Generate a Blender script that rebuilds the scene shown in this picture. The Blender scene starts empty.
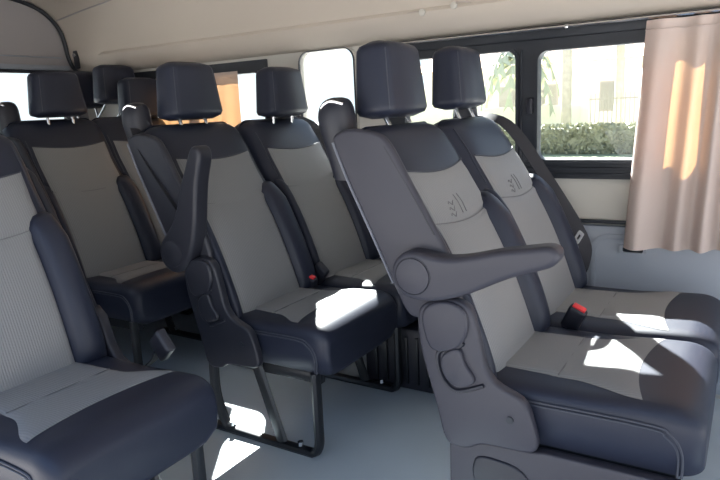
import bpy, bmesh, math, random
from mathutils import Vector, Matrix
random.seed(7)
S = bpy.context.scene
COL = S.collection
# ------------------------------------------------------------------ camera
cam_data = bpy.data.cameras.new('camera')
cam = bpy.data.objects.new('camera', cam_data); COL.objects.link(cam)
cam_data.sensor_width = 36.0; cam_data.lens = 36.0 * 635.37 / 720.0; cam_data.clip_start = 0.02; cam_data.clip_end = 300
R = Matrix(((0.85142311, -0.06713144, 0.52016541), (0.5224408, 0.1959153, -0.82986313), (-0.04619846, 0.97832028, 0.20187902)))
cam.matrix_world = Matrix.Translation((0, 0, 1.08)) @ R.to_4x4()
S.camera = cam
# ------------------------------------------------------------------ world, sun, exposure
S.view_settings.view_transform = 'Standard'; S.view_settings.look = 'None'
S.view_settings.gamma = 1.0; S.view_settings.use_curve_mapping = False
S.view_settings.exposure = 0.0
w = bpy.data.worlds.new('world'); S.world = w; w.use_nodes = True
wn = w.node_tree.nodes; wl = w.node_tree.links
bg = wn['Background']
tc = wn.new('ShaderNodeTexCoord'); sx = wn.new('ShaderNodeSeparateXYZ'); cr = wn.new('ShaderNodeValToRGB')
wl.new(tc.outputs['Generated'], sx.inputs[0]); wl.new(sx.outputs['Z'], cr.inputs[0]); wl.new(cr.outputs[0], bg.inputs[0])
cr.color_ramp.elements[0].position = 0.0; cr.color_ramp.elements[0].color = (0.87, 0.945, 1.0, 1)
cr.color_ramp.elements[1].position = 0.7; cr.color_ramp.elements[1].color = (0.42, 0.62, 1.0, 1)
bg.inputs[1].default_value = 1.5
sd = bpy.data.lights.new('sun', 'SUN'); sun = bpy.data.objects.new('sun', sd); COL.objects.link(sun)
sd.energy = 60.0; sd.angle = math.radians(0.6); sd.color = (1.0, 0.97, 0.93)
sun.rotation_euler = Vector((0.71, -1.0, -0.86)).to_track_quat('-Z', 'Y').to_euler()

# ------------------------------------------------------------------ materials
def mat(name, col, rough=0.5, metal=0.0, bump=None, spec=0.5, build=None):
    m = bpy.data.materials.new(name); m.use_nodes = True
    nt = m.node_tree; b = nt.nodes['Principled BSDF']
    b.inputs['Base Color'].default_value = (*col, 1); b.inputs['Roughness'].default_value = rough
    b.inputs['Metallic'].default_value = metal; b.inputs['Specular IOR Level'].default_value = spec
    if bump:
        kind, scale, strength, dist = bump
        co = nt.nodes.new('ShaderNodeTexCoord')
        t = nt.nodes.new('ShaderNodeTexNoise' if kind == 'noise' else 'ShaderNodeTexVoronoi')
        t.inputs['Scale'].default_value = scale
        nt.links.new(co.outputs['Object'], t.inputs['Vector'])
        bp = nt.nodes.new('ShaderNodeBump'); bp.inputs['Strength'].default_value = strength; bp.inputs['Distance'].default_value = dist
        nt.links.new(t.outputs[0], bp.inputs['Height']); nt.links.new(bp.outputs[0], b.inputs['Normal'])
    if build: build(m, nt, b)
    return m
def vary(amount, scale):
    def f(m, nt, b):
        co = nt.nodes.new('ShaderNodeTexCoord'); n = nt.nodes.new('ShaderNodeTexNoise'); n.inputs['Scale'].default_value = scale
        n.inputs['Detail'].default_value = 6
        nt.links.new(co.outputs['Object'], n.inputs['Vector'])
        base = b.inputs['Base Color'].default_value[:]
        mx = nt.nodes.new('ShaderNodeMix'); mx.data_type = 'RGBA'
        mx.inputs[6].default_value = tuple(c * (1 - amount) for c in base[:3]) + (1,)
        mx.inputs[7].default_value = tuple(min(1, c * (1 + amount)) for c in base[:3]) + (1,)
        nt.links.new(n.outputs[0], mx.inputs[0]); nt.links.new(mx.outputs[2], b.inputs['Base Color'])
    return f
def perforated(m, nt, b):
    # fine ribs and pin holes of the perforated seat cloth
    co = nt.nodes.new('ShaderNodeTexCoord'); mp = nt.nodes.new('ShaderNodeMapping')
    nt.links.new(co.outputs['Object'], mp.inputs[0])
    wv = nt.nodes.new('ShaderNodeTexWave'); wv.bands_direction = 'Y'; wv.inputs['Scale'].default_value = 45
    nt.links.new(mp.outputs[0], wv.inputs['Vector'])
    vo = nt.nodes.new('ShaderNodeTexVoronoi'); vo.inputs['Scale'].default_value = 210
    nt.links.new(mp.outputs[0], vo.inputs['Vector'])
    bp = nt.nodes.new('ShaderNodeBump'); bp.inputs['Strength'].default_value = 0.25; bp.inputs['Distance'].default_value = 0.002
    nt.links.new(wv.outputs[0], bp.inputs['Height'])
    bp2 = nt.nodes.new('ShaderNodeBump'); bp2.inputs['Strength'].default_value = 0.25; bp2.inputs['Distance'].default_value = 0.001
    nt.links.new(vo.outputs[0], bp2.inputs['Height']); nt.links.new(bp.outputs[0], bp2.inputs['Normal'])
    nt.links.new(bp2.outputs[0], b.inputs['Normal'])
    mx = nt.nodes.new('ShaderNodeMix'); mx.data_type = 'RGBA'
    base = b.inputs['Base Color'].default_value[:]
    mx.inputs[6].default_value = tuple(c * 0.92 for c in base[:3]) + (1,); mx.inputs[7].default_value = tuple(c * 1.06 for c in base[:3]) + (1,)
    nt.links.new(wv.outputs[0], mx.inputs[0]); nt.links.new(mx.outputs[2], b.inputs['Base Color'])
M = {}
M['leather'] = mat('navy_leather', (0.019, 0.023, 0.040), 0.42, bump=('voronoi', 420, 0.12, 0.001), spec=.35)
M['grey'] = mat('grey_perforated_cloth', (0.225, 0.225, 0.23), 0.62, build=perforated)
M['stitch'] = mat('grey_thread', (0.16, 0.17, 0.2), 0.7)
M['thread'] = mat('seam_thread', (0.15, 0.15, 0.16), 0.8)
M['seam'] = mat('leather_seam', (0.045, 0.05, 0.068), 0.6)
M['plastic'] = mat('mauve_grey_plastic', (0.039, 0.038, 0.051), 0.5, bump=('noise', 600, 0.08, 0.001))
M['dplastic'] = mat('dark_plastic', (0.02, 0.021, 0.03), 0.45, bump=('noise', 600, 0.08, 0.001))
M['chrome'] = mat('chrome', (0.75, 0.76, 0.78), 0.15, 1.0)
M['steel'] = mat('satin_steel', (0.72, 0.73, 0.75), 0.4, 0.25)
M['red'] = mat('red_plastic', (0.75, 0.04, 0.05), 0.35)
M['webbing'] = mat('black_webbing', (0.018, 0.018, 0.024), 0.75, bump=('noise', 500, 0.2, 0.001))
M['metal'] = mat('black_painted_steel', (0.02, 0.023, 0.028), 0.35, 0.3)
M['floor'] = mat('floor_vinyl', (0.50, 0.57, 0.62), 0.38, bump=('noise', 300, 0.06, 0.001), build=vary(0.10, 4))
M['head'] = mat('headliner', (0.53, 0.475, 0.41), 0.85, bump=('noise', 200, 0.1, 0.002), build=vary(0.03, 3))
M['wall'] = mat('wall_trim', (0.34, 0.37, 0.42), 0.6, bump=('noise', 300, 0.08, 0.001))
M['wallup'] = mat('wall_trim_cream', (0.56, 0.54, 0.49), 0.65, bump=('noise', 300, 0.08, 0.001))
M['rear'] = mat('rear_trim_grey', (0.36, 0.34, 0.34), 0.75)
M['rubber'] = mat('black_rubber', (0.022, 0.026, 0.034), 0.5)
M['beige'] = mat('beige_render', (0.85, 0.80, 0.70), 0.9, build=vary(0.05, 1))
M['roof'] = mat('roof_tile', (0.62, 0.36, 0.24), 0.9)
M['iron'] = mat('pale_iron', (0.45, 0.40, 0.36), 0.6)
M['leaf'] = mat('hedge_leaf', (0.30, 0.30, 0.20), 0.7, build=vary(0.4, 8))
M['frond'] = mat('palm_frond', (0.42, 0.44, 0.32), 0.7)
M['bark'] = mat('palm_bark', (0.50, 0.44, 0.38), 0.9, build=vary(0.3, 6))
M['grass'] = mat('lawn', (0.30, 0.32, 0.18), 0.9, build=vary(0.25, 2))
M['road'] = mat('asphalt', (0.38, 0.37, 0.36), 0.9, build=vary(0.1, 3))
M['kerb'] = mat('kerb_stone', (0.7, 0.68, 0.64), 0.85)
def curtain_build(m, nt, b):
    out = nt.nodes['Material Output']
    tr = nt.nodes.new('ShaderNodeBsdfTranslucent'); tr.inputs[0].default_value = (0.90, 0.46, 0.19, 1)
    ms = nt.nodes.new('ShaderNodeMixShader'); ms.inputs[0].default_value = 0.10
    nt.links.new(b.outputs[0], ms.inputs[1]); nt.links.new(tr.outputs[0], ms.inputs[2]); nt.links.new(ms.outputs[0], out.inputs[0])
M['curtain'] = mat('curtain_cloth', (0.56, 0.47, 0.43), 0.9, bump=('noise', 400, 0.15, 0.001), build=curtain_build)
def glass_mat():
    m = bpy.data.materials.new('window_glass'); m.use_nodes = True; nt = m.node_tree
    nt.nodes.remove(nt.nodes['Principled BSDF']); out = nt.nodes['Material Output']
    t = nt.nodes.new('ShaderNodeBsdfTransparent'); t.inputs[0].default_value = (0.93, 0.96, 0.96, 1)
    g = nt.nodes.new('ShaderNodeBsdfGlossy'); g.inputs['Roughness'].default_value = 0.02
    fr = nt.nodes.new('ShaderNodeFresnel'); fr.inputs[0].default_value = 1.3
    ms = nt.nodes.new('ShaderNodeMixShader')
    nt.links.new(fr.outputs[0], ms.inputs[0]); nt.links.new(t.outputs[0], ms.inputs[1]); nt.links.new(g.outputs[0], ms.inputs[2]); nt.links.new(ms.outputs[0], out.inputs[0])
    return m
M['glass'] = glass_mat()

# ------------------------------------------------------------------ helpers
def link(name, bm, m, parent=None, angle=40, mats=None):
    bmesh.ops.recalc_face_normals(bm, faces=bm.faces[:])
    me = bpy.data.meshes.new(name); bm.to_mesh(me); bm.free()
    for p in me.polygons: p.use_smooth = True
    me.set_sharp_from_angle(angle=math.radians(angle))
    for x in (mats or [m]): me.materials.append(x)
    o = bpy.data.objects.new(name, me); COL.objects.link(o)
    if parent: o.parent = parent
    return o
def thing(name, label, cat, loc=(0, 0, 0), rz=0, group=None):
    o = bpy.data.objects.new(name, None); COL.objects.link(o); o.location = loc; o.rotation_euler = (0, 0, rz)
    o.empty_display_size = 0.05
    o['label'] = label; o['category'] = cat
    if group: o['group'] = group
    return o
def tag(o, label, cat, group=None, kind=None):
    if label: o['label'] = label
    if cat: o['category'] = cat
    if group: o['group'] = group
    if kind: o['kind'] = kind
    return o
def struct(name, bm, m, parent=None, angle=40, mats=None):
    o = link(name, bm, m, parent, angle, mats)
    if not parent: o['kind'] = 'structure'
    return o
def loft(bm, rings, cap=True, closed=True):
    vs = [[bm.verts.new(p) for p in r] for r in rings]
    n = len(vs[0])
    for a, b in zip(vs, vs[1:]):
        for i in range(n if closed else n - 1):
            j = (i + 1) % n
            bm.faces.new((a[i], a[j], b[j], b[i]))
    if cap:
        bm.faces.new(vs[0]); bm.faces.new(vs[-1])
    return vs
def box(bm, x0, x1, y0, y1, z0, z1, bev=0.0, seg=2):
    r = bmesh.ops.create_cube(bm, size=1.0, matrix=Matrix.Translation(((x0 + x1) / 2, (y0 + y1) / 2, (z0 + z1) / 2)) @ Matrix.Diagonal((x1 - x0, y1 - y0, z1 - z0, 1)))
    if bev:
        es = list({e for v in r['verts'] for e in v.link_edges})
        bmesh.ops.bevel(bm, geom=es, offset=bev, segments=seg, profile=0.5, affect='EDGES')
def smooth_poly(pts, it=1):
    for _ in range(it):
        q = []
        for i in range(len(pts)):
            a, b = pts[i], pts[(i + 1) % len(pts)]
            q.append((a[0] * .8 + b[0] * .2, a[1] * .8 + b[1] * .2)); q.append((a[0] * .2 + b[0] * .8, a[1] * .2 + b[1] * .8))
        pts = q
    return pts
def prism(bm, pts, y0, y1, bev=0.005, seg=3):
    """plate with outline pts in the xz plane, between y0 and y1, rims rounded by bev"""
    ar = sum(pts[i][0] * pts[(i + 1) % len(pts)][1] - pts[(i + 1) % len(pts)][0] * pts[i][1] for i in range(len(pts)))
    if ar < 0: pts = pts[::-1]
    n = len(pts); nor = []
    for i in range(n):
        a, b, c = Vector(pts[i - 1]), Vector(pts[i]), Vector(pts[(i + 1) % n])
        e0 = (b - a).normalized(); e1 = (c - b).normalized()
        m = Vector((e0.y + e1.y, -e0.x - e1.x))
        m = m.normalized() if m.length > 1e-6 else Vector((e0.y, -e0.x))
        nor.append(m / max(.6, m.dot(Vector((e0.y, -e0.x)))))
    rings = []
    lv = [(bev * (1 - math.sin(math.pi / 2 * q / seg)), bev * (1 - math.cos(math.pi / 2 * q / seg))) for q in range(seg + 1)] if bev else [(0, 0)]
    for ins, dy in lv: rings.append([(p[0] - m.x * ins, y0 + dy, p[1] - m.y * ins) for p, m in zip(pts, nor)])
    for ins, dy in lv[::-1]: rings.append([(p[0] - m.x * ins, y1 - dy, p[1] - m.y * ins) for p, m in zip(pts, nor)])
    if bev:
        rings = [r_ for r_ in rings]
    loft(bm, rings)
def closed_spline(pts, step=.008):
    """evenly spaced smooth closed outline through pts"""
    n = len(pts); P = [Vector(p) for p in pts]; out = []
    for i in range(n):
        p0, p1, p2, p3 = P[i - 1], P[i], P[(i + 1) % n], P[(i + 2) % n]
        for j in range(8):
            t = j / 8
            out.append(0.5 * ((2 * p1) + (p2 - p0) * t + (2 * p0 - 5 * p1 + 4 * p2 - p3) * t * t + (3 * p1 - p0 - 3 * p2 + p3) * t ** 3))
    res = [out[0]]
    for q in out[1:]:
        if (q - res[-1]).length >= step: res.append(q)
    if (res[0] - res[-1]).length < step * .6: res.pop()
    for _ in range(3): res = [(res[i - 1] + res[i] * 2 + res[(i + 1) % len(res)]) / 4 for i in range(len(res))]
    return [(q.x, q.y) for q in res]
def cat_rom(pts, k=6):
    P = [Vector(p) for p in pts]; out = []
    for i in range(len(P) - 1):
        p0 = P[max(i - 1, 0)]; p1 = P[i]; p2 = P[i + 1]; p3 = P[min(i + 2, len(P) - 1)]
        for j in range(k):
            t = j / k
            out.append(0.5 * ((2 * p1) + (p2 - p0) * t + (2 * p0 - 5 * p1 + 4 * p2 - p3) * t * t + (3 * p1 - p0 - 3 * p2 + p3) * t ** 3))
    out.append(P[-1]); return out
def tube(bm, pts, r, n=8, smooth=True, flat=None):
    P = cat_rom(pts) if smooth else [Vector(p) for p in pts]
    rings = []; up = None
    for i, p in enumerate(P):
        t = (P[min(i + 1, len(P) - 1)] - P[max(i - 1, 0)]).normalized()
        if up is None:
            up = Vector((0, 1, 0)) if abs(t.y) < .9 else Vector((1, 0, 0))
        s = t.cross(up).normalized(); up = s.cross(t).normalized()
        ra, rb = (r, r) if flat is None else flat
        rings.append([p + s * ra * math.cos(2 * math.pi * k / n) + up * rb * math.sin(2 * math.pi * k / n) for k in range(n)])
    loft(bm, rings)
def ribbon(bm, pts, width, th=0.002, wd=Vector((0, 1, 0)), smooth=True):
    P = cat_rom(pts) if smooth else [Vector(p) for p in pts]
    rings = []
    for i, p in enumerate(P):
        t = (P[min(i + 1, len(P) - 1)] - P[max(i - 1, 0)]).normalized()
        s = (wd - t * wd.dot(t)).normalized(); n = t.cross(s)
        rings.append([p + s * width / 2 + n * th / 2, p - s * width / 2 + n * th / 2, p - s * width / 2 - n * th / 2, p + s * width / 2 - n * th / 2])
    loft(bm, rings)
def cyl(bm, c, r, h, axis='Y', n=32, bev=0.0):
    rot = {'Y': Matrix.Rotation(math.pi / 2, 4, 'X'), 'X': Matrix.Rotation(math.pi / 2, 4, 'Y'), 'Z': Matrix.Identity(4)}[axis]
    r_ = bmesh.ops.create_cone(bm, cap_ends=True, segments=n, radius1=r, radius2=r, depth=h, matrix=Matrix.Translation(c) @ rot)
    if bev:
        es = [e for e in {e for v in r_['verts'] for e in v.link_edges} if any(len(f.verts) > 4 for f in e.link_faces)]
        bmesh.ops.bevel(bm, geom=es, offset=bev, segments=2, profile=.5, affect='EDGES')
def sgp(v, e): return math.copysign(abs(v) ** e, v)
def sm(a, b, x):
    t = max(0, min(1, (x - a) / (b - a))); return t * t * (3 - 2 * t)
def rrect(a0, a1, b0, b1, r, k=6):
    pts = []
    for cx, cy, s in ((a1 - r, b1 - r, 0), (a0 + r, b1 - r, 90), (a0 + r, b0 + r, 180), (a1 - r, b0 + r, 270)):
        for i in range(k + 1):
            t = math.radians(s + 90 * i / k); pts.append((cx + r * math.cos(t), cy + r * math.sin(t)))
    return pts
def ring_plate(bm, outer, inner, d0, d1, f):
    """frame between two matched outlines, thickness d0..d1; f(a,b,d) gives the point"""
    n = len(outer)
    vo0 = [bm.verts.new(f(a, b, d0)) for a, b in outer]; vo1 = [bm.verts.new(f(a, b, d1)) for a, b in outer]
    vi0 = [bm.verts.new(f(a, b, d0)) for a, b in inner]; vi1 = [bm.verts.new(f(a, b, d1)) for a, b in inner]
    for i in range(n):
        j = (i + 1) % n
        bm.faces.new((vo0[i], vo0[j], vi0[j], vi0[i])); bm.faces.new((vo1[i], vi1[i], vi1[j], vo1[j]))
        bm.faces.new((vi0[i], vi0[j], vi1[j], vi1[i])); bm.faces.new((vo0[i], vo1[i], vo1[j], vo0[j]))
XZ = lambda a, b, d: (a, d, b)
YZ = lambda a, b, d: (d, a, b)

# ------------------------------------------------------------------ the van: floor, walls, roof
WY = 2.46; NY = 0.50; RX = -3.42; FX = 1.6
bm = bmesh.new(); box(bm, RX, FX, NY, WY + .04, -0.05, 0.0); struct('floor', bm, M['floor'])
bm = bmesh.new()
for (x0, x1, h) in ((RX, -1.93, (-2.96, -2.015, 0.66, 1.335, .05)), (-1.93, -1.44, (-1.825, -1.515, 0.80, 1.352, .055)), (-1.44, FX, (-1.375, 1.2, 0.785, 1.345, .05))):
    ring_plate(bm, rrect(x0, x1, -0.05, 1.375, 0.0005), rrect(*h), WY, WY + .05, XZ)
struct('wall_right', bm, M['wallup'])
# near side: body panel behind the sliding-door opening, never in view but shading the cabin
bm = bmesh.new(); ring_plate(bm, rrect(RX, -1.75, -0.05, 1.42, .0005), rrect(-3.1, -2.0, .86, 1.33, .05), NY, NY - .05, XZ)
struct('wall_left', bm, M['wallup'])
bm = bmesh.new(); ring_plate(bm, rrect(NY, WY + .05, -0.05, 1.84, .0005), rrect(.72, 2.33, .80, 1.37, .09), RX, RX - .05, YZ)
struct('wall_back', bm, M['rear'])
prof = [(2.465, 1.36), (2.43, 1.372), (2.395, 1.41), (2.375, 1.46), (2.365, 1.53), (2.345, 1.60), (2.295, 1.665), (2.20, 1.72), (2.03, 1.755), (1.75, 1.775), (1.48, 1.78)]
prof = [(v.x, v.y) for v in cat_rom([(a, b, 0) for a, b in prof], 4)]
prof = prof + [(2.96 - a, b) for a, b in prof[::-1][1:]]
bm = bmesh.new()
outer = []
for i, (a, b) in enumerate(prof):
    outer.append((1.48 + (a - 1.48) * 1.045, b + .035 * min(1, (b - 1.36) / .2)))
lo = prof + outer[::-1]
loft(bm, [[(x, a, b) for a, b in lo] for x in (RX, -2.4, -1.2, 0, FX)])
struct('ceiling', bm, M['head'])
# moulded cove panel above the windows, with rounded rear corner
def profat(s):
    L = [0]
    for (a, b), (c, d) in zip(prof, prof[1:]): L.append(L[-1] + math.hypot(c - a, d - b))
    for i in range(len(prof) - 1):
        if L[i + 1] >= s:
            t = (s - L[i]) / (L[i + 1] - L[i]); a, b = prof[i]; c, d = prof[i + 1]
            tx, tz = (c - a), (d - b); l = math.hypot(tx, tz)
            return a + t * tx, b + t * tz, -tz / l, tx / l
bm = bmesh.new(); g0 = []; g1 = []
smax = .138
for i in range(13):
    s = .002 + (smax - .002) * i / 12
    x0 = -3.17
    if s > smax - .06: x0 += .06 * (1 - math.sqrt(max(0, 1 - ((s - (smax - .06)) / .06) ** 2)))
    a, b, na, nb = profat(s); off = .012 if i < 12 else .001
    g0.append([(x0 + (FX - .02 - x0) * k / 20, a + na * off, b + nb * off) for k in range(21)])
g0.append([(p[0], p[1] + .012, p[2] + .01) for p in g0[-1]])
g0.insert(0, [(p[0], p[1] + .02, p[2]) for p in g0[0]])
loft(bm, g0, cap=False, closed=False)
struct('trim_1', bm, M['head'])
# dark rubber seal around the rear opening
bm = bmesh.new(); tube(bm, [(RX + .015, a - (a - 1.48) * .012, b - .012) for a, b in prof[2:-2]], .011, 8, smooth=False)
struct('trim_2', bm, M['rubber'])
# ledge of the back door above its window
bm = bmesh.new(); box(bm, RX, RX + .025, .6, 2.36, 1.372, 1.40, .006); box(bm, RX, RX + .012, .6, 2.33, 1.44, 1.447, .003)
struct('trim_3', bm, M['wall'])
# welt in the headliner
bm = bmesh.new(); tube(bm, [(-3.39, 2.313, 1.642), (-3.14, 2.292, 1.664), (-2.85, 2.262, 1.682), (-2.45, 2.20, 1.717)], .004, 6)
struct('trim_4', bm, M['rear'])
# lower wall panel with moulding and recess
bm = bmesh.new(); box(bm, -3.3, FX - .05, WY - .022, WY + .002, 0.02, .615, .012)
lower = struct('trim_5', bm, M['wall'])
bm = bmesh.new(); box(bm, -3.3, FX - .05, WY - .026, WY, .622, .634, .004)
struct('trim_6', bm, M['rubber'])
bm = bmesh.new(); ring_plate(bm, rrect(-.50, 1.1, .30, .585, .06), rrect(-.485, 1.085, .315, .57, .05), WY - .029, WY - .02, XZ)
struct('trim_7', bm, M['wall'])

# windows ------------------------------------------------------------
def window(name, outer, panes, y0=WY - .012, y1=WY + .03, fm='rubber'):
    """dark surround with holes; panes = list of rounded openings"""
    w_ = bpy.data.objects.new(name, None); COL.objects.link(w_); w_['kind'] = 'structure'; w_.location = (0, 0, 0)
    xs = [outer[0]] + [(panes[i][1] + panes[i + 1][0]) / 2 for i in range(len(panes) - 1)] + [outer[1]]
    bm = bmesh.new()
    for i, p in enumerate(panes):
        r = .0005 if len(panes) > 1 else outer[4]
        ring_plate(bm, rrect(xs[i], xs[i + 1], outer[2], outer[3], r), rrect(*p), y0, y1, XZ)
    link('window_frame', bm, M[fm], w_)
    for p in panes:
        bm = bmesh.new(); sw = .012 if fm == 'rubber' else .004; q = (p[0] - sw, p[1] + sw, p[2] - sw, p[3] + sw, p[4] + sw)
        ring_plate(bm, rrect(*q), rrect(*p), y0 - .008, y0 + .004, XZ)
        link('rubber_seal', bm, M['rubber'], w_)
        bm = bmesh.new(); pts = rrect(p[0] - .004, p[1] + .004, p[2] - .004, p[3] + .004, p[4])
        prism(bm, pts, WY + .012, WY + .016, 0)
        link('pane', bm, M['glass'], w_)
    return w_
w1 = window('window_1', (-1.374, 1.199, .786, 1.344, .03), [(-1.275, -.797, .862, 1.268, .035), (-.712, -.19, .857, 1.258, .035), (-.085, .48, .857, 1.258, .035), (.56, 1.12, .857, 1.258, .035)])
# header rail, sill ribs and sliding catch of the big window
bm = bmesh.new(); box(bm, -1.36, 1.19, WY - .034, WY - .010, 1.300, 1.345, .006); link('header_rail', bm, M['rubber'], w1)
bm = bmesh.new()
for z in (.800, .822, .842): box(bm, -.76, 1.19, WY - .026, WY - .008, z, z + .008, .002)
link('sill_rib', bm, M['rubber'], w1)
bm = bmesh.new(); box(bm, -.752, -.728, WY - .035, WY - .010, 1.03, 1.09, .005); link('catch', bm, M['dplastic'], w1)
bm = bmesh.new(); tube(bm, [(-.775, WY - .02, .86), (-.775, WY - .02, 1.27)], .004, 6, smooth=False); link('glazing_bead', bm, M['rubber'], w1)
w2 = window('window_2', (-1.824, -1.516, .802, 1.350, .055), [(-1.817, -1.523, .81, 1.344, .052)], fm='wallup')
w3 = window('window_3', (-2.959, -2.016, .662, 1.334, .05), [(-2.91, -2.56, .70, 1.275, .04), (-2.52, -2.04, .70, 1.275, .05)])  # unseen lower part deepened so a sun patch reaches the aisle floor
w4 = bpy.data.objects.new('window_4', None); COL.objects.link(w4); w4['kind'] = 'structure'
bm = bmesh.new(); ring_plate(bm, rrect(.70, 2.35, .78, 1.385, .10), rrect(.74, 2.31, .82, 1.355, .08), RX + .006, RX - .02, YZ); link('window_frame', bm, M['rubber'], w4)
bm = bmesh.new(); v = [bm.verts.new((RX - .02, a, b)) for a, b in rrect(.73, 2.32, .81, 1.365, .08)]; bm.faces.new(v)
v = [bm.verts.new((RX - .024, a, b)) for a, b in rrect(.73, 2.32, .81, 1.365, .08)]; bm.faces.new(v); link('pane', bm, M['glass'], w4)

# ------------------------------------------------------------------ seat geometry
LEN = 0.715      # length of a backrest along its slope
TILT = math.radians(25)
AX = Vector((-math.sin(TILT), 0, math.cos(TILT))); NX = Vector((math.cos(TILT), 0, math.sin(TILT)))
BZ = 0.41
def b_hw(v):    # half width of the backrest at height v
    h = .232 - .006 * sm(.30, .62, v) - .012 * sm(.0, -.1, v)
    r = .05
    if v > LEN - r: h -= .05 * (1 - math.sqrt(max(0, 1 - ((v - LEN + r) / r) ** 2)))
    return h
def b_front(u, v):   # height of the front face above the reference plane
    bulge = .022 * math.sin(math.pi * min(1, max(0, v / .55))) + .006
    side = -.075 * (1 - max(0, 1 - abs(u) ** 4.5) ** (1 / 3.0))
    r = .06; top = 0
    if v > LEN - r: top = -.05 * (1 - math.sqrt(max(0, 1 - ((v - LEN + r) / r) ** 2)))
    return bulge + side + top - .020 * sm(LEN - .155, LEN, v)
def b_pt(cy, u, v, off=0.0):
    # the top rail sags a little in the middle of its outline
    return Vector((0, cy + u * b_hw(v), BZ)) + AX * v + NX * (b_front(u, v) + off)
def backrest(cy, parent, mark=False):
    bm = bmesh.new(); rings = []
    N = 28
    vs = [-.06 + (LEN + .06 - .075) * i / 16 for i in range(17)] + [LEN - .075 + .075 * math.sin(math.pi / 2 * i / 6) for i in range(1, 7)]
    for v in vs:
        ring = []
        for i in range(N + 1):
            u = -math.cos(math.pi * i / N); u = sgp(u, .8)
            ring.append(b_pt(cy, u, v))
        th = .115 - .035 * sm(0, .6, v)
        r = .05; k = 1
        if v > LEN - r: k = math.sqrt(max(0, 1 - ((v - LEN + r) / r) ** 2))
        for i in range(12):
            u = .985 - 1.97 * i / 11
            ring.append(Vector((0, cy + u * b_hw(v), BZ)) + AX * v - NX * (.055 + (th - .055) * k * (1 - abs(u) ** 6) ** .3 * (1)))
        rings.append(ring)
    loft(bm, rings)
    back = link('backrest', bm, M['leather'], parent, 50)
    # grey centre panel
    def uin(v): return .54 + .23 * sm(.37, .46, v) + .03 * sm(.48, LEN - .17, v)
    bm = bmesh.new(); rows = []
    NV, NU = 44, 26
    for i in range(NV + 1):
        row = []
        for j in range(NU + 1):
            t = -1 + 2 * j / NU
            vtop = LEN - .17 + .022 * t * t
            v = .0 + vtop * i / NV
            u = t * (uin(v) if t > 0 else .80)
            seam = -.006 * math.exp(-((v - (.395 + .02 * t * t)) / .006) ** 2)
            e = min(1, min((1 - abs(t)) * 12, (NV - i) * .34))
            row.append(b_pt(cy, u, v, .001 + .006 * math.sqrt(max(0, e)) + seam))
        rows.append(row)
    loft(bm, rows, cap=False, closed=False)
    link('center_panel', bm, M['grey'], parent, 60)
    bm = bmesh.new(); tube(bm, [b_pt(cy, t * (.74 if t > 0 else .78), .395 + .02 * t * t, .0035) for t in [-1 + i / 10 for i in range(21)]], .0012, 5, smooth=False)
    link('seam_stitch', bm, M['thread'], parent)
    if mark:
        bm = bmesh.new()
        for k in range(3):
            v0 = .418 + .016 * k; tube(bm, [b_pt(cy, -.42 + .03 * q + .03 * k, v0 + .006 * math.sin(q * 1.6), .008) for q in range(6)], .0009, 5)
        for uu in (-.12, -.02): tube(bm, [b_pt(cy, uu, .415, .008), b_pt(cy, uu + .02, .445, .008), b_pt(cy, uu - .01, .470, .008)], .0011, 5)
        link('embossed_mark', bm, M['thread'], parent)
    # raised side bolsters with rounded tops
    for sgn in (-1, 1):
        bm = bmesh.new(); rows = []
        NV, NU = 30, 12
        for i in range(NV + 1):
            vv = i / NV; v = .0 + .46 * vv
            d = max(0, (v - .40) / .06)
            nar = math.sqrt(max(0, 1 - min(1, d) ** 2)) if d > 0 else 1
            ui_ = .54 if sgn > 0 else .80
            ua, ub = ui_, .975
            if d > 0: ua, ub = ui_ + (.90 - ui_) * (1 - nar) * .9, .975 - .05 * (1 - nar)
            row = []
            for j in range(NU + 1):
                s = j / NU
                u = ua + (ub - ua) * s
                h = (.034 if sgn > 0 else .018) * (max(0, 1 - abs(2 * s - 1) ** 2.6)) ** .5 * (max(0, 1 - abs(2 * vv - 1) ** 9)) ** .5 + .030 * s * min(1, (1 - vv) * 5)
                row.append(b_pt(cy, sgn * u, v, h - .002))
            rows.append(row)
        loft(bm, rows, cap=False, closed=False)
        link('side_bolster', bm, M['leather'], parent, 60)
    # seam across the backrest where the top yoke meets the grey panel
    bm = bmesh.new(); tube(bm, [b_pt(cy, t * .80, LEN - .17 + .022 * t * t, .003) for t in [-1 + i / 8 for i in range(17)]], .0022, 6, smooth=False)
    for sgn in (-1, 1):
        tube(bm, [b_pt(cy, sgn * .86, v, .001) for v in [.47 + .02 * k for k in range(11)]], .002, 6, smooth=False)
    link('piping', bm, M['seam'], back)
    return back
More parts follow.
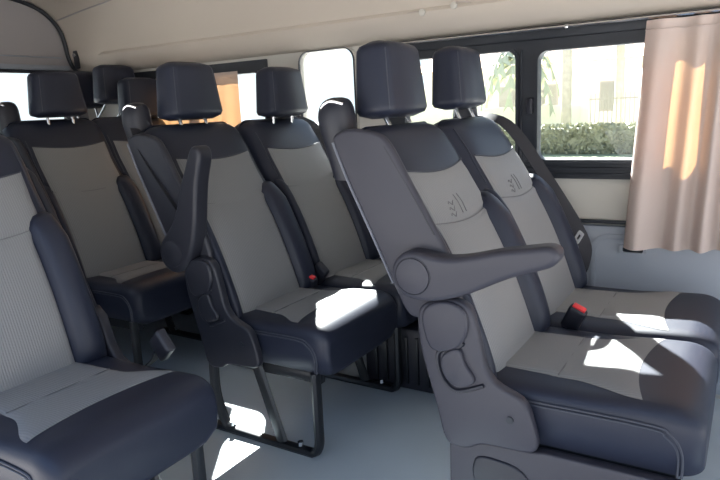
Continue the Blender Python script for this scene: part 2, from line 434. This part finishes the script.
def headrest(cy, parent, lift=0.0, fwd=0.0, yaw=0.0):
    c = Vector((-.365 + fwd, cy, 1.052 + lift)); t = math.radians(11)
    ax = Vector((-math.sin(t) * .3, 0, math.cos(t))); nx = Vector((math.cos(t), 0, math.sin(t) * .3))
    H = .205; rings = []; N = 40
    for i in range(19):
        q = i / 18; z = H * q
        kt = math.sqrt(max(0, 1 - max(0, (z - H + .028) / .028) ** 2)); kb = math.sqrt(max(0, 1 - max(0, (.025 - z) / .025) ** 2))
        k = min(kt, kb)
        hw = (.129 - .024 * q) - .03 * (1 - k); dp = (.066 - .012 * q) * (.35 + .65 * k)
        ring = []
        for j in range(N):
            a = 2 * math.pi * j / N
            u = sgp(math.cos(a), 2 / 5.2); d = sgp(math.sin(a), 2 / 2.9)
            g = 0
            if d > 0: g = -.004 * (math.exp(-((abs(u) - .66) / .05) ** 2)) + .006 * (1 - u * u)
            dd = d * dp + g
            y = u * hw; x = dd
            p = Vector((x * math.cos(yaw) - y * math.sin(yaw), x * math.sin(yaw) + y * math.cos(yaw), 0))
            ring.append(c + nx * p.x + Vector((0, p.y, 0)) + ax * z + Vector((-.006 * 0, 0, 0)))
        rings.append(ring)
    bm = bmesh.new(); loft(bm, rings); h = link('headrest', bm, M['leather'], parent, 60)
    for jj in (5, N // 2 - 5):
        bm = bmesh.new(); tube(bm, [rings[i][jj] + nx * .0004 for i in range(2, 17)], .0017, 5, smooth=False); link('piping', bm, M['seam'], h)
    for s in (-1, 1):
        bm = bmesh.new(); b = Vector((-.318, cy + s * .062, .985)); tp = Vector((c.x - .0, cy + s * .062, c.z + .02))
        tube(bm, [b, tp], .0065, 10, smooth=False); link('headrest_post', bm, M['chrome'], h)
        bm = bmesh.new(); bb = b + (tp - b) * .30; tube(bm, [b, bb + (tp - b) * .1], .016, 12, smooth=False); link('post_guide', bm, M['dplastic'], h)
    return h
def cushion(cy, cl, parent, side_panel=False, hw=.234):
    zb = .265; zt = .432; n = 5.0
    x0 = -.10
    def top(x, u):
        s = (x - x0) / (cl - x0)
        z = zt + .012 * sm(.45, .9, s) - .012 * sm(.0, -.1, x)
        r = .075; d = x - (cl - r)
        if d > 0: z -= .048 * (1 - math.sqrt(max(0, 1 - min(1, d / r) ** 2)))
        zc = (zb + zt) / 2
        return zc + (z - zc) * (max(0, 1 - abs(u) ** 14)) ** (1 / 4)
    def hwf(x):
        r = .06; d = x - (cl - r); h = hw
        if d > 0: h -= .028 * (1 - math.sqrt(max(0, 1 - min(1, d / r) ** 2)))
        return h
    xs = [x0 + (cl - .08 - x0) * i / 14 for i in range(15)] + [cl - .08 + .08 * math.sin(math.pi / 2 * i / 9) for i in range(1, 10)]
    bm = bmesh.new(); rings = []
    for x in xs:
        ring = []
        d = max(0, (x - (cl - .06)) / .06); zbb = zb + .03 * (1 - math.sqrt(max(0, 1 - min(1, d) ** 2)))
        for i in range(41):
            u = sgp(-math.cos(math.pi * i / 40), .7); ring.append((x, cy + u * hwf(x), top(x, u)))
        zc = (zb + zt) / 2
        for i in range(11):
            u = .97 - 1.94 * i / 10; ring.append((x, cy + u * hwf(x), zc - (zc - zbb) * (1 - abs(u) ** 8) ** .3))
        rings.append(ring)
    loft(bm, rings); cu = link('seat_cushion', bm, M['leather'], parent, 55)
    # grey insert, widening towards the front
    xe = cl - .155
    def ui(x): return .58 + .04 * sm(-.05, .6, (x / xe)) + .22 * sm(.55, 1.08, x / xe)
    bm = bmesh.new(); rows = []
    for i in range(31):
        row = []
        for j in range(25):
            t = -1 + 2 * j / 24
            x = -.07 + (xe + .03 * t * t * 1 + .07) * i / 30
            u = t * (ui(x) + (.02 * max(0, i - 24) / 6))
            e = min(1, min((1 - abs(t)) * 10, (30 - i) * .3))
            seam = -.005 * math.exp(-((x - xe * .45) / .005) ** 2) * sm(0, .3, 1)
            row.append((x, cy + u * hwf(x), top(x, u) + .001 + .006 * math.sqrt(e) + seam))
        rows.append(row)
    loft(bm, rows, cap=False, closed=False); link('cushion_insert', bm, M['grey'], parent, 60)
    bm = bmesh.new(); xx = xe * .45
    tube(bm, [(xx, cy + t * ui(xx) * hw * .97, top(xx, t * ui(xx)) + .0045) for t in [-1 + i / 8 for i in range(17)]], .0013, 5, smooth=False)
    link('seam_stitch', bm, M['thread'], parent)
    # piping round the aisle side face and the front edge
    bm = bmesh.new()
    for off in (0, .008):
        loop = [(x0 + .12, -hw - .001, .400 - off), (cl - .12, -hw - .001, .402 - off), (cl - .065 - off, -hw + .000, .388 - off), (cl - .042 - off, -hw + .001, .350), (cl - .040 - off, -hw + .001, .295)]
        tube(bm, [(a, cy + b, c) for a, b, c in loop], .0026, 6)
    loop = [(cl - .008, -hw + .05, .40), (cl + .0, -hw + .09, .378), (cl + .001, 0, .372), (cl + .0, hw - .09, .378), (cl - .008, hw - .05, .40)]
    link('piping', bm, M['seam'], cu)
    return cu
def buckle(x, y, z, ang, parent, red=True, s=1.0):
    b = None
    bm = bmesh.new(); m4 = Matrix.Translation((x, y, z)) @ Matrix.Rotation(ang, 4, 'Y') @ Matrix.Rotation(.25, 4, 'X')
    box(bm, -.022 * s, .022 * s, -.015, .015, -.045, .035, .009, 3)
    bmesh.ops.transform(bm, matrix=m4, verts=bm.verts[:]); b = link('buckle', bm, M['dplastic'], parent)
    if red:
        bm = bmesh.new(); box(bm, -.016 * s, .016 * s, -.010, .010, .032, .041, .003)
        bmesh.ops.transform(bm, matrix=m4, verts=bm.verts[:]); tag(link('release_button', bm, M['red'], b), 'red release button', None)
    bm = bmesh.new(); base = m4 @ Vector((0, 0, -.04)); ribbon(bm, [base, base + Vector((-.02, 0, -.03)), base + Vector((-.06, 0, -.06))], .03, .004); link('buckle_stalk', bm, M['webbing'], b)
    return b
def tongue(x, y, z, parent, tilt=0.3):
    bm = bmesh.new()
    m4 = Matrix.Translation((x, y, z)) @ Matrix.Rotation(tilt, 4, 'Y')
    ring_plate(bm, rrect(-.014, .014, -.022, .022, .006), rrect(-.006, .006, -.010, .010, .003), -.0015, .0015, XZ)
    bmesh.ops.transform(bm, matrix=m4 @ Matrix.Rotation(math.radians(-35), 4, 'Z'), verts=bm.verts[:])
    link('metal_tongue', bm, M['steel'], parent)
def belt_tower(y, parent, wide=.045, dx=0.0, dz=0.0):
    # shoulder belt outlet standing on the aisle-side corner of the backrest
    bm = bmesh.new(); rings = []
    P = [(-.405, .90, .040), (-.430, 1.0, .044), (-.440, 1.05, .046), (-.440, 1.085, .042), (-.437, 1.105, .030), (-.435, 1.112, .012)]
    P = [(v.x, v.y, v.z) for v in cat_rom(P, 3)]
    for x, z, r in P:
        rings.append([(x + dx + r * sgp(math.cos(2 * math.pi * k / 20), .8), y + wide * (r / .045) * sgp(math.sin(2 * math.pi * k / 20), .7), z + dz) for k in range(20)])
    loft(bm, rings); t = link('belt_guide', bm, M['dplastic'], parent, 60)
    bm = bmesh.new(); pts = [(-.470 + dx, y - .030, 1.055 + dz), (-.462 + dx, y - .034, 1.088 + dz), (-.435 + dx, y - .034, 1.102 + dz), (-.40 + dx, y - .03, 1.094 + dz)]
    tube(bm, pts, .004, 6); link('chrome_trim', bm, M['chrome'], t)
    return t
def belt(pts, parent, width=.045, wd=Vector((0, 1, 0))):
    bm = bmesh.new(); ribbon(bm, pts, width, .0025, wd); return link('seat_belt', bm, M['webbing'], parent)
def side_shell(parent, y=-.005, m='plastic', y1=.018):
    bm = bmesh.new()
    pts = [(-.412, 1.018), (-.398, .975), (-.365, .900), (-.298, .759), (-.243, .640), (-.20, .56), (-.06, .60), (-.085, .715), (-.120, .780), (-.185, .893), (-.240, .993), (-.268, 1.022), (-.352, 1.036)]
    prism(bm, closed_spline(smooth_poly(pts), .007), y, y1, .010, 3)
    s = link('side_shell', bm, M[m], parent)
    bm = bmesh.new(); tube(bm, [(-.405, y + .001, 1.00), (-.365, y, .905), (-.298, y, .765), (-.245, y, .652)], .0035, 6); link('edge_welt', bm, M['stitch'], s)
    bm = bmesh.new(); tube(bm, [(-.258, y + .002, .99), (-.197, y + .002, .893), (-.130, y + .002, .780)], .003, 6); link('edge_welt', bm, M['dplastic'], s)
    return s
def lower_cover(parent, y0=-.03, m='plastic'):
    bm = bmesh.new()
    pts = [(-.170, .609), (-.165, .507), (-.123, .357), (-.100, .262), (-.036, .264), (-.015, .285), (.113, .289), (.128, .309), (.107, .390), (.090, .419), (.028, .442), (.0, .478), (-.015, .556), (-.034, .627), (-.09, .64)]
    prism(bm, closed_spline(smooth_poly(pts), .007), y0, .0, .008, 3); c = link('recliner_cover', bm, M[m], parent)
    bm = bmesh.new(); pts = [(-.150, .603), (-.145, .540), (-.121, .505), (-.062, .522), (-.036, .570), (-.047, .620), (-.10, .632)]
    prism(bm, closed_spline(pts, .005), y0 - .012, y0 + .004, .008, 3); link('hinge_cap', bm, M[m], c)
    bm = bmesh.new(); pts = [(-.108, .498), (-.052, .530), (-.048, .488), (-.010, .444), (-.066, .420), (-.100, .448)]
    prism(bm, closed_spline(closed_spline(smooth_poly(pts), .007), .004), y0 - .014, y0 + .004, .006, 3); link('recliner_lever', bm, M[m], c)
    bm = bmesh.new(); loop = [(-.050, .536), (-.060, .524), (-.112, .502), (-.106, .445), (-.068, .412), (.0, .438)]
    tube(bm, [(a, y0 - .003, b) for a, b in loop], .0055, 6); link('lever_groove', bm, M['dplastic'], c)
    bm = bmesh.new(); cyl(bm, (.062, y0 - .001, .365), .0085, .006, 'Y', 16); link('bolt_hole', bm, M['rubber'], c)
    return c
def armrest(parent, up=False, m='plastic', y=-.055, off=(0, 0)):
    # outline drawn in the folded-down position, pivot at (-.172,.692)
    pv = (-.165, .690)
    rings = []
    hub = [(pv[0] + .062 * math.cos(math.radians(a)), pv[1] + .062 * math.sin(math.radians(a))) for a in range(95, 281, 20)]
    arm = [(-.125, .628), (-.080, .638), (-.02, .660), (.04, .690), (.10, .717), (.15, .732), (.172, .742), (.184, .758), (.180, .778), (.160, .787), (.11, .778), (.05, .768), (-.02, .750), (-.08, .740), (-.125, .745)]
    pts = [(a, b) for a, b in hub] + arm
    ang = math.radians(54) if up else 0
    k = 1.06 if up else .97
    def rot(p):
        dx, dz = (p[0] - pv[0]) * k, (p[1] - pv[1]) * k
        return (pv[0] + off[0] + dx * math.cos(ang) - dz * math.sin(ang), pv[1] + off[1] + dx * math.sin(ang) + dz * math.cos(ang))
    pts = [rot(p) for p in pts]
    bm = bmesh.new(); prism(bm, closed_spline(pts), y, y + .062, .014, 5); a = link('armrest', bm, M[m], parent, 55)
    c = rot(pv)
    bm = bmesh.new(); cyl(bm, (c[0], y - .001, c[1]), .043, .005, 'Y', 40, .0015); link('pivot_cap', bm, M[m], a)
    bm = bmesh.new(); tube(bm, [(c[0] + .045 * math.cos(t), y, c[1] + .045 * math.sin(t)) for t in [2 * math.pi * i / 32 for i in range(33)]], .0014, 5, smooth=False); link('cap_groove', bm, M['dplastic'], a)
    return a
def legs(parent, ys, cl):
    for y in ys:
        f = cl - .062
        bm = bmesh.new()
        tube(bm, [(-.16, y, .012), (-.06, y, .012), (f - .07, y, .010), (f - .02, y, .014), (f, y, .045), (f + .002, y, .12), (f + .002, y, .29)], .016, 8, flat=(.014, .019))
        l = link('leg', bm, M['metal'], parent)
        bm = bmesh.new(); tube(bm, [(f - .24, y, .29), (f - .15, y, .02)], .017, 8, smooth=False, flat=(.022, .012)); link('leg', bm, M['metal'], parent)
        bm = bmesh.new(); tube(bm, [(-.13, y, .29), (-.135, y, .14), (-.10, y, .03), (-.06, y, .012)], .016, 8, flat=(.016, .018)); link('leg', bm, M['metal'], parent)
        bm = bmesh.new(); cyl(bm, (f - .075, y, .032), .010, .014, 'Z', 6); link('floor_bolt', bm, M['chrome'], l)
        bm = bmesh.new(); cyl(bm, (-.07, y, .034), .010, .014, 'Z', 6); link('floor_bolt', bm, M['chrome'], l)
def base_frame(parent, y0, y1, cl):
    bm = bmesh.new(); box(bm, -.14, cl - .05, y0, y0 + .03, .245, .285, .006); box(bm, -.14, cl - .05, y1 - .03, y1, .245, .285, .006)
    box(bm, -.13, -.10, y0, y1, .25, .28, .004); box(bm, cl - .10, cl - .07, y0, y1, .25, .28, .004)
    link('seat_frame', bm, M['metal'], parent)

def set_back(length, tilt):
    global LEN, TILT, AX, NX
    LEN = length; TILT = math.radians(tilt)
    AX = Vector((-math.sin(TILT), 0, math.cos(TILT))); NX = Vector((math.cos(TILT), 0, math.sin(TILT)))

def bench(name, label, loc, n, cl, arm=None, step=.475, lifts=(0, 0), shell='plastic', base='legs', group=None, belts=True, tower=True, hr_fwd=(0, 0), arm_y=-.055, hr_dy=None, tower_dz=0):
    t = thing(name, label, 'seat', loc, 0, group)
    for i in range(n):
        cy = .245 + step * i
        backrest(cy, t, base == 'box'); headrest(cy + (hr_dy[i] if hr_dy else 0), t, lifts[i % len(lifts)], hr_fwd[i % len(hr_fwd)]); cushion(cy, cl, t)
    side_shell(t, m=shell); lower_cover(t, m=shell)
    if arm: armrest(t, arm == 'up', m=shell, y=arm_y, off=(-.02, -.045) if arm == 'up' else (0, 0))
    if tower: belt_tower(.075, t, dz=tower_dz)
    W_ = .245 * 2 + step * (n - 1)
    base_frame(t, .04, W_ - .04, cl)
    if base == 'legs': legs(t, (.03, W_ - .06) if n < 2 else (.03, .56) if n < 3 else (.03, W_ / 2, W_ - .06), cl)
    elif base == 'box':
        bm = bmesh.new(); pts = [(-.102, .272), (-.104, .0), (.40, .0), (.415, .285), (.13, .285), (.10, .28)]
        prism(bm, pts, -.004, .03, .006); bp = link('base_panel', bm, M['plastic'], t)
        bm = bmesh.new(); prism(bm, smooth_poly([(-.03, .245), (.085, .235), (.12, .16), (.10, .10), (-.01, .12), (-.045, .19)], 2), -.010, .0, .006, 3); link('foot_recess', bm, M['dplastic'], bp)
        bm = bmesh.new(); box(bm, -.10, .38, W_ - .05, W_ - .02, 0, .26, .006); link('base_panel', bm, M['plastic'], t)
        bm = bmesh.new(); box(bm, -.11, -.09, .03, W_ - .05, .0, .26, .003); link('base_panel', bm, M['plastic'], t)
    return t
# row pitch: the doubles stand by the window wall, the single by the sliding door
r1 = bench('double_seat', 'foremost window-side double seat with its aisle armrest folded down and a grey plastic side cover', (-.50, 1.34, 0), 2, .455, 'down', lifts=(0, .012), base='box', hr_fwd=(0, 0))
set_back(.74, 25)
r2 = bench('double_seat', 'middle double seat on black tube legs with its aisle armrest folded up', (-1.41, 1.445, 0), 2, .36, 'up', step=.48, shell='dplastic', hr_fwd=(0.015, 0.06), lifts=(.018, .012), tower_dz=.025)
set_back(.785, 25)
r3 = bench('double_seat', 'double seat in the third row behind the raised armrest, mostly in shade', (-2.37, 1.54, 0), 2, .36, None, step=.412, shell='dplastic', lifts=(.055, .035), hr_fwd=(.03, .01), hr_dy=(.01, .085), tower_dz=.07)
set_back(.72, 25)
r4 = bench('rear_bench_seat', 'rearmost bench seat at the back window, only its headrests show', (-2.84, .62, 0), 4, .29, None, step=.44, shell='dplastic', lifts=(.08, .08, .10, .115), tower=False, hr_fwd=(0, 0, .01, .265), hr_dy=(0, 0, .54, .12))
set_back(.73, 21.5)
s1 = bench('single_seat', 'large single seat in the left foreground beside the aisle, cut off by the frame', (-1.545, .60, 0), 1, .435, None, shell='dplastic', tower=False, hr_fwd=(.04,))

# belts and buckles (locals of each seat)
buckle(.082, .49, .455, .45, r1, True, 1.2)
belt([(-.42, .94, 1.05), (-.28, .955, 1.0), (-.145, .960, .82), (-.01, .965, .60), (.0, .972, .50), (-.04, .965, .40)], r1, .05, Vector((.7, .7, 0))); tongue(-.012, .935, .60, r1, .5)
tw = belt_tower(.90, r1, .03, dx=.02, dz=-.02)
buckle(.01, .42, .44, .3, r2, True, 1.25); buckle(.02, .475, .475, .75, r2, False, 1.3)
belt([(-.41, .935, 1.06), (-.30, .950, 1.0), (-.20, .955, .82), (-.085, .955, .60), (-.06, .955, .42)], r2, .05, Vector((.6, .8, 0))); tongue(-.025, .93, .66, r2, .1)
belt_tower(.90, r2, .03, dx=.02, dz=-.02)
belt([(-.40, .03, 1.05), (-.33, .01, .95), (-.20, .0, .80), (-.12, .0, .69), (-.14, .0, .50)], r2, .04); tongue(-.10, -.03, .70, r2, .5)
b = buckle(.20, .505, .475, .9, s1, False, 1.6)
belt([(-.44, .10, 1.08), (-.36, .08, 1.0), (-.2, .04, .74), (-.10, .03, .55)], r3, .045)
bm = bmesh.new(); pts = [(-.35, .94), (-.30, .86), (-.20, .70), (-.12, .55), (-.08, .45), (.0, .45), (-.04, .56), (-.12, .72), (-.2, .86), (-.27, .96)]
prism(bm, smooth_poly(pts), .468, .492, .008, 3); link('side_shell', bm, M['dplastic'], s1)
bm = bmesh.new(); prism(bm, smooth_poly([(-.14, .56), (-.15, .36), (-.10, .27), (.10, .29), (.11, .38), (.02, .43), (-.02, .56)]), .468, .50, .008, 3); link('recliner_cover', bm, M['dplastic'], s1)

# ribbed box on the floor by the wall
t = thing('floor_box', 'dark ribbed heater box on the floor under the middle double seat by the wall', 'unidentified', (-1.10, 2.24, 0))
bm = bmesh.new(); box(bm, -.18, .20, -.20, .19, .0, .25, .012); bd = link('body', bm, M['dplastic'], t)
for k in range(7):
    bm = bmesh.new(); box(bm, -.13 + .045 * k, -.118 + .045 * k, -.212, -.198, .03, .22, .002); link('rib', bm, M['metal'], t)
# ------------------------------------------------------------------ curtains
def curtain(name, label, x0, x1, z0, z1, y, seed, flare=0.0, folds=9, amp=.022, ret=0):
    random.seed(seed); ph = [random.uniform(0, 6.28) for _ in range(4)]
    root = thing(name, label, 'curtain', ((x0 + x1) / 2, y, z0))
    ox, oy, oz = root.location
    bm = bmesh.new(); rows = []
    NX_, NZ_ = 110, 24
    for i in range(NZ_ + 1):
        q = i / NZ_; z = z1 + (z0 - z1) * q; row = []
        for j in (range(12) if ret else []):
            q2 = 1 - j / 12; row.append((x0 + ret * q2 - flare * q - ox, .034 - .03 * (1 - q2) ** 3 + .004 * math.sin(q2 * 14), z - oz))
        for j in range(NX_ + 1):
            s = j / NX_
            x = x0 + (x1 - x0) * s - flare * q * (1 - s)
            a = amp * (.35 + .65 * min(1, q * 3))
            ss = s + .03 * math.sin(6.28 * s * 1.7 + ph[2])
            yy = a * math.sin(6.28 * folds * ss + ph[0] + .5 * q) + .5 * a * math.sin(6.28 * folds * .53 * ss + ph[1])
            row.append((x - ox, yy, z - oz + .004 * math.sin(9 * s + ph[3]) * q))
        rows.append(row)
    back = [[(p[0], p[1] + .0025, p[2]) for p in r] for r in rows]
    vs = loft(bm, rows, cap=False, closed=False)
    link('cloth', bm, M['curtain'], root, 80)
    bm = bmesh.new()
    for j in (0, NX_ - 1):
        pass
    tube(bm, [(rows[1][j][0], rows[1][j][1] - .003, z1 - .03 - oz) for j in range(0, NX_ + 1, 2)], .0018, 5, smooth=False)
    tag(link('hem_stitch', bm, M['curtain'], root), None, None)
    return root
curtain('curtain', 'large pinkish beige curtain glowing orange in the sun at the right edge', -.335, .32, .552, 1.322, WY - .075, 3, flare=.045, folds=7, amp=.026, ret=.085)
curtain('curtain', 'orange-glowing curtain behind the middle seat headrests, widened rearward for shade', -2.78, -2.19, .70, 1.29, WY - .024, 5, folds=7, amp=.003)  # hidden rear part added to keep sun off the third-row cushion
bm = bmesh.new(); tube(bm, [(-1.33, WY - .055, 1.333), (1.18, WY - .055, 1.333)], .006, 8, smooth=False)
for x in (-1.3, -.6, .1, .8): box(bm, x - .006, x + .006, WY - .062, WY - .008, 1.326, 1.340, .002)
tag(link('curtain_rail', bm, M['chrome']), 'thin metal curtain rail along the top of the large side window', 'curtain rail')
# pull cup in the wall below the curtain
t = thing('pull_cup', 'small dark pull cup in the pale wall under the curtain edge', 'handle', (-.355, WY - .03, .532))
bm = bmesh.new(); ring_plate(bm, rrect(-.045, .045, -.016, .016, .008), rrect(-.035, .035, -.009, .010, .006), -.006, .012, XZ); link('rim', bm, M['wall'], t)
bm = bmesh.new(); box(bm, -.036, .036, .004, .010, -.010, .011, .001); link('cup', bm, M['rubber'], t)
# roof clips
for i, (x, y, z, lb) in enumerate(((-1.145, 2.362, 1.438, 'left round clip in the headliner above the big window'), (-1.01, 2.360, 1.448, 'right round clip in the headliner above the big window'))):
    t = thing('roof_clip', lb, 'clip', (x, y, z))
    bm = bmesh.new(); cyl(bm, (0, 0, 0), .014, .012, 'Y', 20, .004); link('button', bm, M['wallup'], t)
    bm = bmesh.new(); tube(bm, [(.01, -.008, .002), (.04, -.012, .006), (.07, -.008, .0)] if i else [(-.01, -.008, .002), (-.035, -.012, .004), (-.06, -.006, .002)], .0018, 5); link('wire', bm, M['iron'], t)
t = thing('belt_anchor', 'small dark belt anchor high in the rear corner pillar', 'bracket', (-3.345, 2.378, 1.43))
bm = bmesh.new(); box(bm, -.018, .018, -.012, .006, -.05, .05, .006); link('bracket', bm, M['dplastic'], t)
bm = bmesh.new(); cyl(bm, (0, -.014, .025), .011, .012, 'Y', 12, .002); link('bolt', bm, M['chrome'], t)

# ------------------------------------------------------------------ outside
G = -.62
bm = bmesh.new(); box(bm, -60, 60, -30, 90, G - .2, G); g = struct('ground', bm, M['road'])
bm = bmesh.new(); box(bm, -60, 60, 17.0, 17.3, G, G + .14, .02); struct('kerb', bm, M['kerb'])
bm = bmesh.new(); box(bm, -60, 60, 17.3, 60, G, G + .12); o = link('lawn', bm, M['grass']); o['kind'] = 'structure'
def hedge(x0, x1, y, h, label):
    bm = bmesh.new()
    box(bm, x0, x1, y - .35, y + .35, G + .1, G + h - .08, .1)
    rnd = random.Random(int(x0 * 10) + 91)
    for _ in range(int((x1 - x0) * 420)):
        x = rnd.uniform(x0, x1); f = rnd.random()
        if f < .6: c = Vector((x, y - .38 + rnd.uniform(-.08, .05), G + rnd.uniform(.12, h)))
        else: c = Vector((x, y + rnd.uniform(-.4, .4), G + h - .08 + rnd.uniform(-.06, .1)))
        a = Vector((rnd.uniform(-1, 1), rnd.uniform(-1, 1), rnd.uniform(-1, 1))).normalized() * .075
        b_ = a.cross(Vector((rnd.uniform(-1, 1), rnd.uniform(-1, 1), rnd.uniform(-1, 1)))).normalized() * .04
        bm.faces.new([bm.verts.new(c + a), bm.verts.new(c + b_), bm.verts.new(c - a), bm.verts.new(c - b_)])
    tag(link('hedge', bm, M['leaf']), label, 'hedge')
hedge(-14, 14, 19.5, .95, 'low clipped hedge across the street seen through the side window')
def palm(x, y, h, label):
    t = thing('palm_tree', label, 'tree', (x, y, G + .1)); rnd = random.Random(int(x * 7))
    bm = bmesh.new(); rings = []
    for i in range(25):
        z = h * i / 24; r = (.17 - .04 * i / 24) * (1 + .07 * (i % 2)); rings.append([(r * math.cos(k * .628), r * math.sin(k * .628), z) for k in range(10)])
    loft(bm, rings); link('trunk', bm, M['bark'], t)
    bm = bmesh.new()
    for k in range(18):
        a = k * 2 * math.pi / 18 + rnd.uniform(-.15, .15); el = rnd.uniform(-.1, 1.0); prev = None
        P = []
        for q in range(9):
            s = q / 8; rr = 1.5 * s; P.append(Vector((rr * math.cos(a), rr * math.sin(a), h + rr * el * .8 - 1.5 * s * s * s * 1.4)))
        side = Vector((-math.sin(a), math.cos(a), 0))
        for q in range(8):
            for sg in (-1, 1):
                p0, p1 = P[q], P[q + 1]; L = .5 * math.sin(math.pi * (q + .8) / 9)
                bm.faces.new([bm.verts.new(p0), bm.verts.new(p1), bm.verts.new((p0 + p1) / 2 + side * sg * L + Vector((0, 0, -.25)) + (p1 - p0) * .5)])
    link('fronds', bm, M['frond'], t)
palm(-5.45, 22, 8.2, 'left one of two palms beyond the hedge outside the side window')
palm(-4.53, 26.2, 9.6, 'right one of two palms beyond the hedge outside the side window')
palm(-8.0, 25.0, 3.4, 'farther palm seen through the left pane of the side window')
t = thing('house', 'pale beige house with a low tiled roof across the street', 'building', (-9.5, 30, G + .1))
bm = bmesh.new(); box(bm, -5, 6, 0, 7, 0, 3.2); wl_ = link('wall', bm, M['beige'], t)
bm = bmesh.new(); loft(bm, [[(-5.5, -.5, 3.2), (-5.5, 7.5, 3.2), (-5.5, 3.5, 4.6)], [(6.5, -.5, 3.2), (6.5, 7.5, 3.2), (6.5, 3.5, 4.6)]]); link('roof', bm, M['roof'], t)
for x in (-3.4, -.6, 1.2, 4.0):
    bm = bmesh.new(); box(bm, x - .5, x + .5, -.06, .02, 1.0, 2.3, .01); f_ = link('window', bm, M['iron'], t)
    bm = bmesh.new(); box(bm, x - .42, x + .42, -.09, -.05, 1.08, 2.22); link('pane', bm, M['glass'], f_)
def gate(x, y, label):
    t = thing('iron_gate', label, 'gate', (x, y, G + .12))
    bm = bmesh.new()
    for k in range(13): box(bm, -.9 + .15 * k - .015, -.9 + .15 * k + .015, -.015, .015, .05, 1.75)
    box(bm, -.95, .95, -.02, .02, .1, .16); box(bm, -.95, .95, -.02, .02, 1.5, 1.56); link('bars', bm, M['iron'], t)
    for s in (-1, 1):
        bm = bmesh.new(); box(bm, s * 1.1 - .15, s * 1.1 + .15, -.15, .15, 0, 1.95, .02); link('post', bm, M['beige'], t)
gate(-4.4, 25.0, 'pale barred gate between posts beyond the hedge'); 
bm = bmesh.new(); box(bm, -16, -5.66, 24.9, 25.1, G + .1, G + 1.5)
tag(link('garden_wall', bm, M['beige']), 'long low pale garden wall beyond the hedge, left of the barred gate', 'wall')
bm = bmesh.new(); box(bm, -3.14, 14, 24.9, 25.1, G + .1, G + 1.5)
tag(link('garden_wall', bm, M['beige']), 'long low pale garden wall beyond the hedge, right of the barred gate', 'wall')
